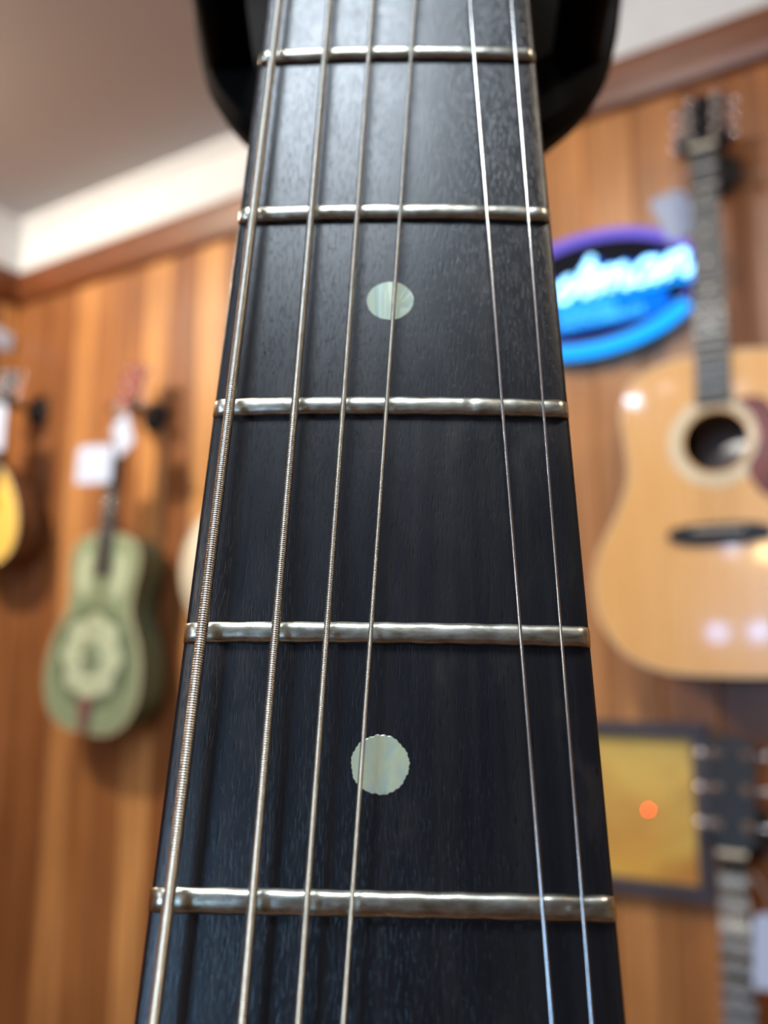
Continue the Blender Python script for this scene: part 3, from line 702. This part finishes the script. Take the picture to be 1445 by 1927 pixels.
# ------------------------------------------------------------------ neon sign
SU, SV = -0.482, 2.267
sg_ = root('neon_sign', wall_matrix(SU, SV, WALL_D), 'glowing oval blue and purple neon sign on a black oval panel', 'sign')
neon_w = glow('neon_white_blue', (150, 218, 255), 5.0); neon_halo = glow('neon_blue_halo', (0, 105, 255), 1.3); neon_p = glow('neon_purple', (122, 108, 232), 1.25)
neon_c = glow('neon_cyan', (24, 158, 255), 2.1); neon_t = glow('lit_small_letters', (80, 205, 255), 1.8); neon_bl = glow('lit_blue_panel', (0, 118, 255), 1.3)
plate('panel', circle(0, 0, 0.205, 64, 0.116), 0.012, 0.030, plain('sign_black', (6, 7, 16), 0.7, spec=0.15), sg_, bev=0.002)
plate('back_box', circle(0, 0, 0.16, 40, 0.085), 0.0, 0.012, M['black'], sg_)
def arc(a, b, q0, q1, n, z): return [(a*math.cos(math.radians(q0+(q1-q0)*i/n)), b*math.sin(math.radians(q0+(q1-q0)*i/n)), z) for i in range(n+1)]
tube('purple_tube', arc(0.208, 0.122, 18, 192, 60, 0.036), 0.0095, neon_p, sg_, 12)
tube('cyan_tube', arc(0.212, 0.114, -145, -30, 50, 0.040), 0.0130, neon_c, sg_, 12)
tube('purple_under_tube', arc(0.198, 0.098, -150, -20, 40, 0.033), 0.004, neon_p, sg_, 10)
LET = {
 'E': (1.25, [[(1.0, 1.45), (.75, 1.75), (.35, 1.7), (.2, 1.4), (.45, 1.05), (.7, 1.0), (.3, .9), (.05, .5), (.3, .05), (.8, .1), (1.25, .45)]]),
 'a': (1.15, [[(.8, .85), (.45, 1.0), (.1, .65), (.12, .2), (.4, .02), (.7, .35), (.82, .95), (.8, .3), (.92, .02), (1.2, .4)]]),
 's': (.85, [[(0, .35), (.45, 1.0), (.5, .65), (.7, .3), (.5, 0), (.15, .08)], [(.5, 0), (.85, .35)]]),
 't': (.75, [[(0, .35), (.4, 1.75), (.38, 1.0), (.35, .3), (.5, .02), (.8, .4)], [(.05, 1.12), (.75, 1.2)]]),
 'm': (1.65, [[(0, .4), (.22, 1.0), (.25, .02), (.45, .85), (.65, 1.0), (.75, .6), (.75, .02), (.95, .85), (1.15, 1.0), (1.28, .6), (1.3, .15), (1.45, .03), (1.7, .4)]]),
 'n': (1.25, [[(0, .4), (.22, 1.0), (.25, .02), (.45, .85), (.7, 1.0), (.82, .6), (.85, .15), (1.0, .03), (1.3, .45)]])}
strokes = []; xx = 0
for ch in 'Eastman':
    w_, st_ = LET[ch]
    for s_ in st_: strokes.append([(xx+a, b) for a, b in s_])
    xx += w_
un = 0.385/xx
def lay(p, z): return [((a*un-0.185)+b*un*0.25, b*0.043-0.002, z) for a, b in p]
join('script_letters', [tube_data([tuple(q) for q in spline(lay(s_, 0.046), 6)], 0.0052, 8) for s_ in strokes], neon_w, sg_)
join('script_halo', [tube_data([tuple(q) for q in spline(lay(s_, 0.033), 4)], 0.0155, 10, 0.22, (0, 0, 1)) for s_ in strokes], neon_halo, sg_)
tube('script_underline', spline([(-0.19, -0.012, 0.041), (-0.08, -0.014, 0.041), (0.05, -0.013, 0.041), (0.195, -0.009, 0.041)], 8), 0.0038, neon_c, sg_, 8)
cap = [(-0.13, -0.064)]+[(0.128+0.024*math.cos(q), -0.040+0.024*math.sin(q)) for q in np.linspace(-PI/2, PI/2, 14)]+[(-0.13, -0.016)]+[(-0.13+0.024*math.cos(q), -0.040+0.024*math.sin(q)) for q in np.linspace(PI/2+.2, 3*PI/2-.2, 12)]
plate('lettering_panel', cap, 0.030, 0.035, neon_bl, sg_)
def text(name, body_, size, loc, m, parent, ext=0.001):
    cu = bpy.data.curves.new(name, 'FONT'); cu.body = body_; cu.size = size; cu.align_x = 'CENTER'; cu.extrude = ext; cu.offset = 0.0004; cu.space_character = 1.1
    o = bpy.data.objects.new(name, cu); C.objects.link(o)
    dg = bpy.context.evaluated_depsgraph_get(); me = bpy.data.meshes.new_from_object(o.evaluated_get(dg)); bpy.data.objects.remove(o)
    t = bpy.data.objects.new(name, me); me.materials.clear(); me.materials.append(m); C.objects.link(t); t.parent = parent; t.location = loc; return t
text('small_lettering', 'STRINGED', 0.024, (-0.01, -0.036, 0.036), neon_t, sg_)
text('small_lettering', 'INSTRUMENTS', 0.024, (0.02, -0.058, 0.036), neon_t, sg_)
tube('registered_mark', arc(0.007, 0.007, 0, 360, 16, 0.0), 0.0022, glow('neon_dim_blue', (70, 110, 255), 0.9), sg_, 8)
bpy.data.objects['registered_mark'].location = (0.182, 0.058, 0.036)
tube('power_cord', [(-0.15, 0.06, 0.006), (-0.17, 0.16, 0.006), (-0.17, 0.38, 0.006)], 0.003, M['black'], sg_, 6)

# ------------------------------------------------------------------ framed picture with a small red light
fr = root('framed_picture', wall_matrix(0, 0, WALL_D), 'wide grey-framed yellow picture low on the wall at right, behind the lower guitar', 'picture')
fu0, fu1, fv0, fv1 = -0.78, -0.318, 1.155, 1.448; fw_ = 0.024
plate('frame', [(fu0, fv0), (fu1, fv0), (fu1, fv1), (fu0, fv1)], 0.0, 0.024, M['frame'], fr, [[(fu0+fw_, fv0+fw_), (fu1-fw_, fv0+fw_), (fu1-fw_, fv1-fw_), (fu0+fw_, fv1-fw_)]])
k = NT('yellow_print'); v_ = k.coord((1, 1, 1)); f = k.noise(v_, 7, 3, 0.55, 0.8); f2 = k.noise(k.coord((1, 3, 1)), 16, 3)
c_ = k.ramp(f, [(0.3, rgb(196, 132, 62)), (0.5, rgb(218, 166, 76)), (0.66, rgb(224, 190, 92))])
sp_ = k.add('ShaderNodeSeparateXYZ'); k.link(v_, sp_.inputs[0]); gm = k.add('ShaderNodeMapRange'); k.link(sp_.outputs['Y'], gm.inputs[0]); gm.inputs[1].default_value = 1.17; gm.inputs[2].default_value = 1.40
c_ = k.mix(k.ramp(gm.outputs[0], [(0.0, (0, 0, 0, 1)), (1.0, (0.6, 0.6, 0.6, 1))]), c_, rgb(226, 206, 116))
c_ = k.mix(k.ramp(f2, [(0.62, (0, 0, 0, 1)), (0.74, (0.55, 0.55, 0.55, 1))]), c_, rgb(140, 96, 40))
k.link(c_, k.b.inputs['Base Color']); k.b.inputs['Roughness'].default_value = 0.3
box('print', ((fu0+fu1)/2, (fv0+fv1)/2, 0.008), (fu1-fu0-2*fw_+0.004, fv1-fv0-2*fw_+0.004, 0.006), k.m, fr)
rl = root('indicator_light', wall_matrix(-0.423, 1.297, WALL_D-0.0112), 'tiny glowing red light on the yellow framed picture', 'light')
lathe('bezel', [(0.0045, 0), (0.005, 0.002), (0.003, 0.003)], M['black'], rl, 16)
lathe('lens', [(0.003, 0.002), (0.0025, 0.0045), (0.0003, 0.0055)], glow('red_light', (255, 55, 48), 22), rl, 16)
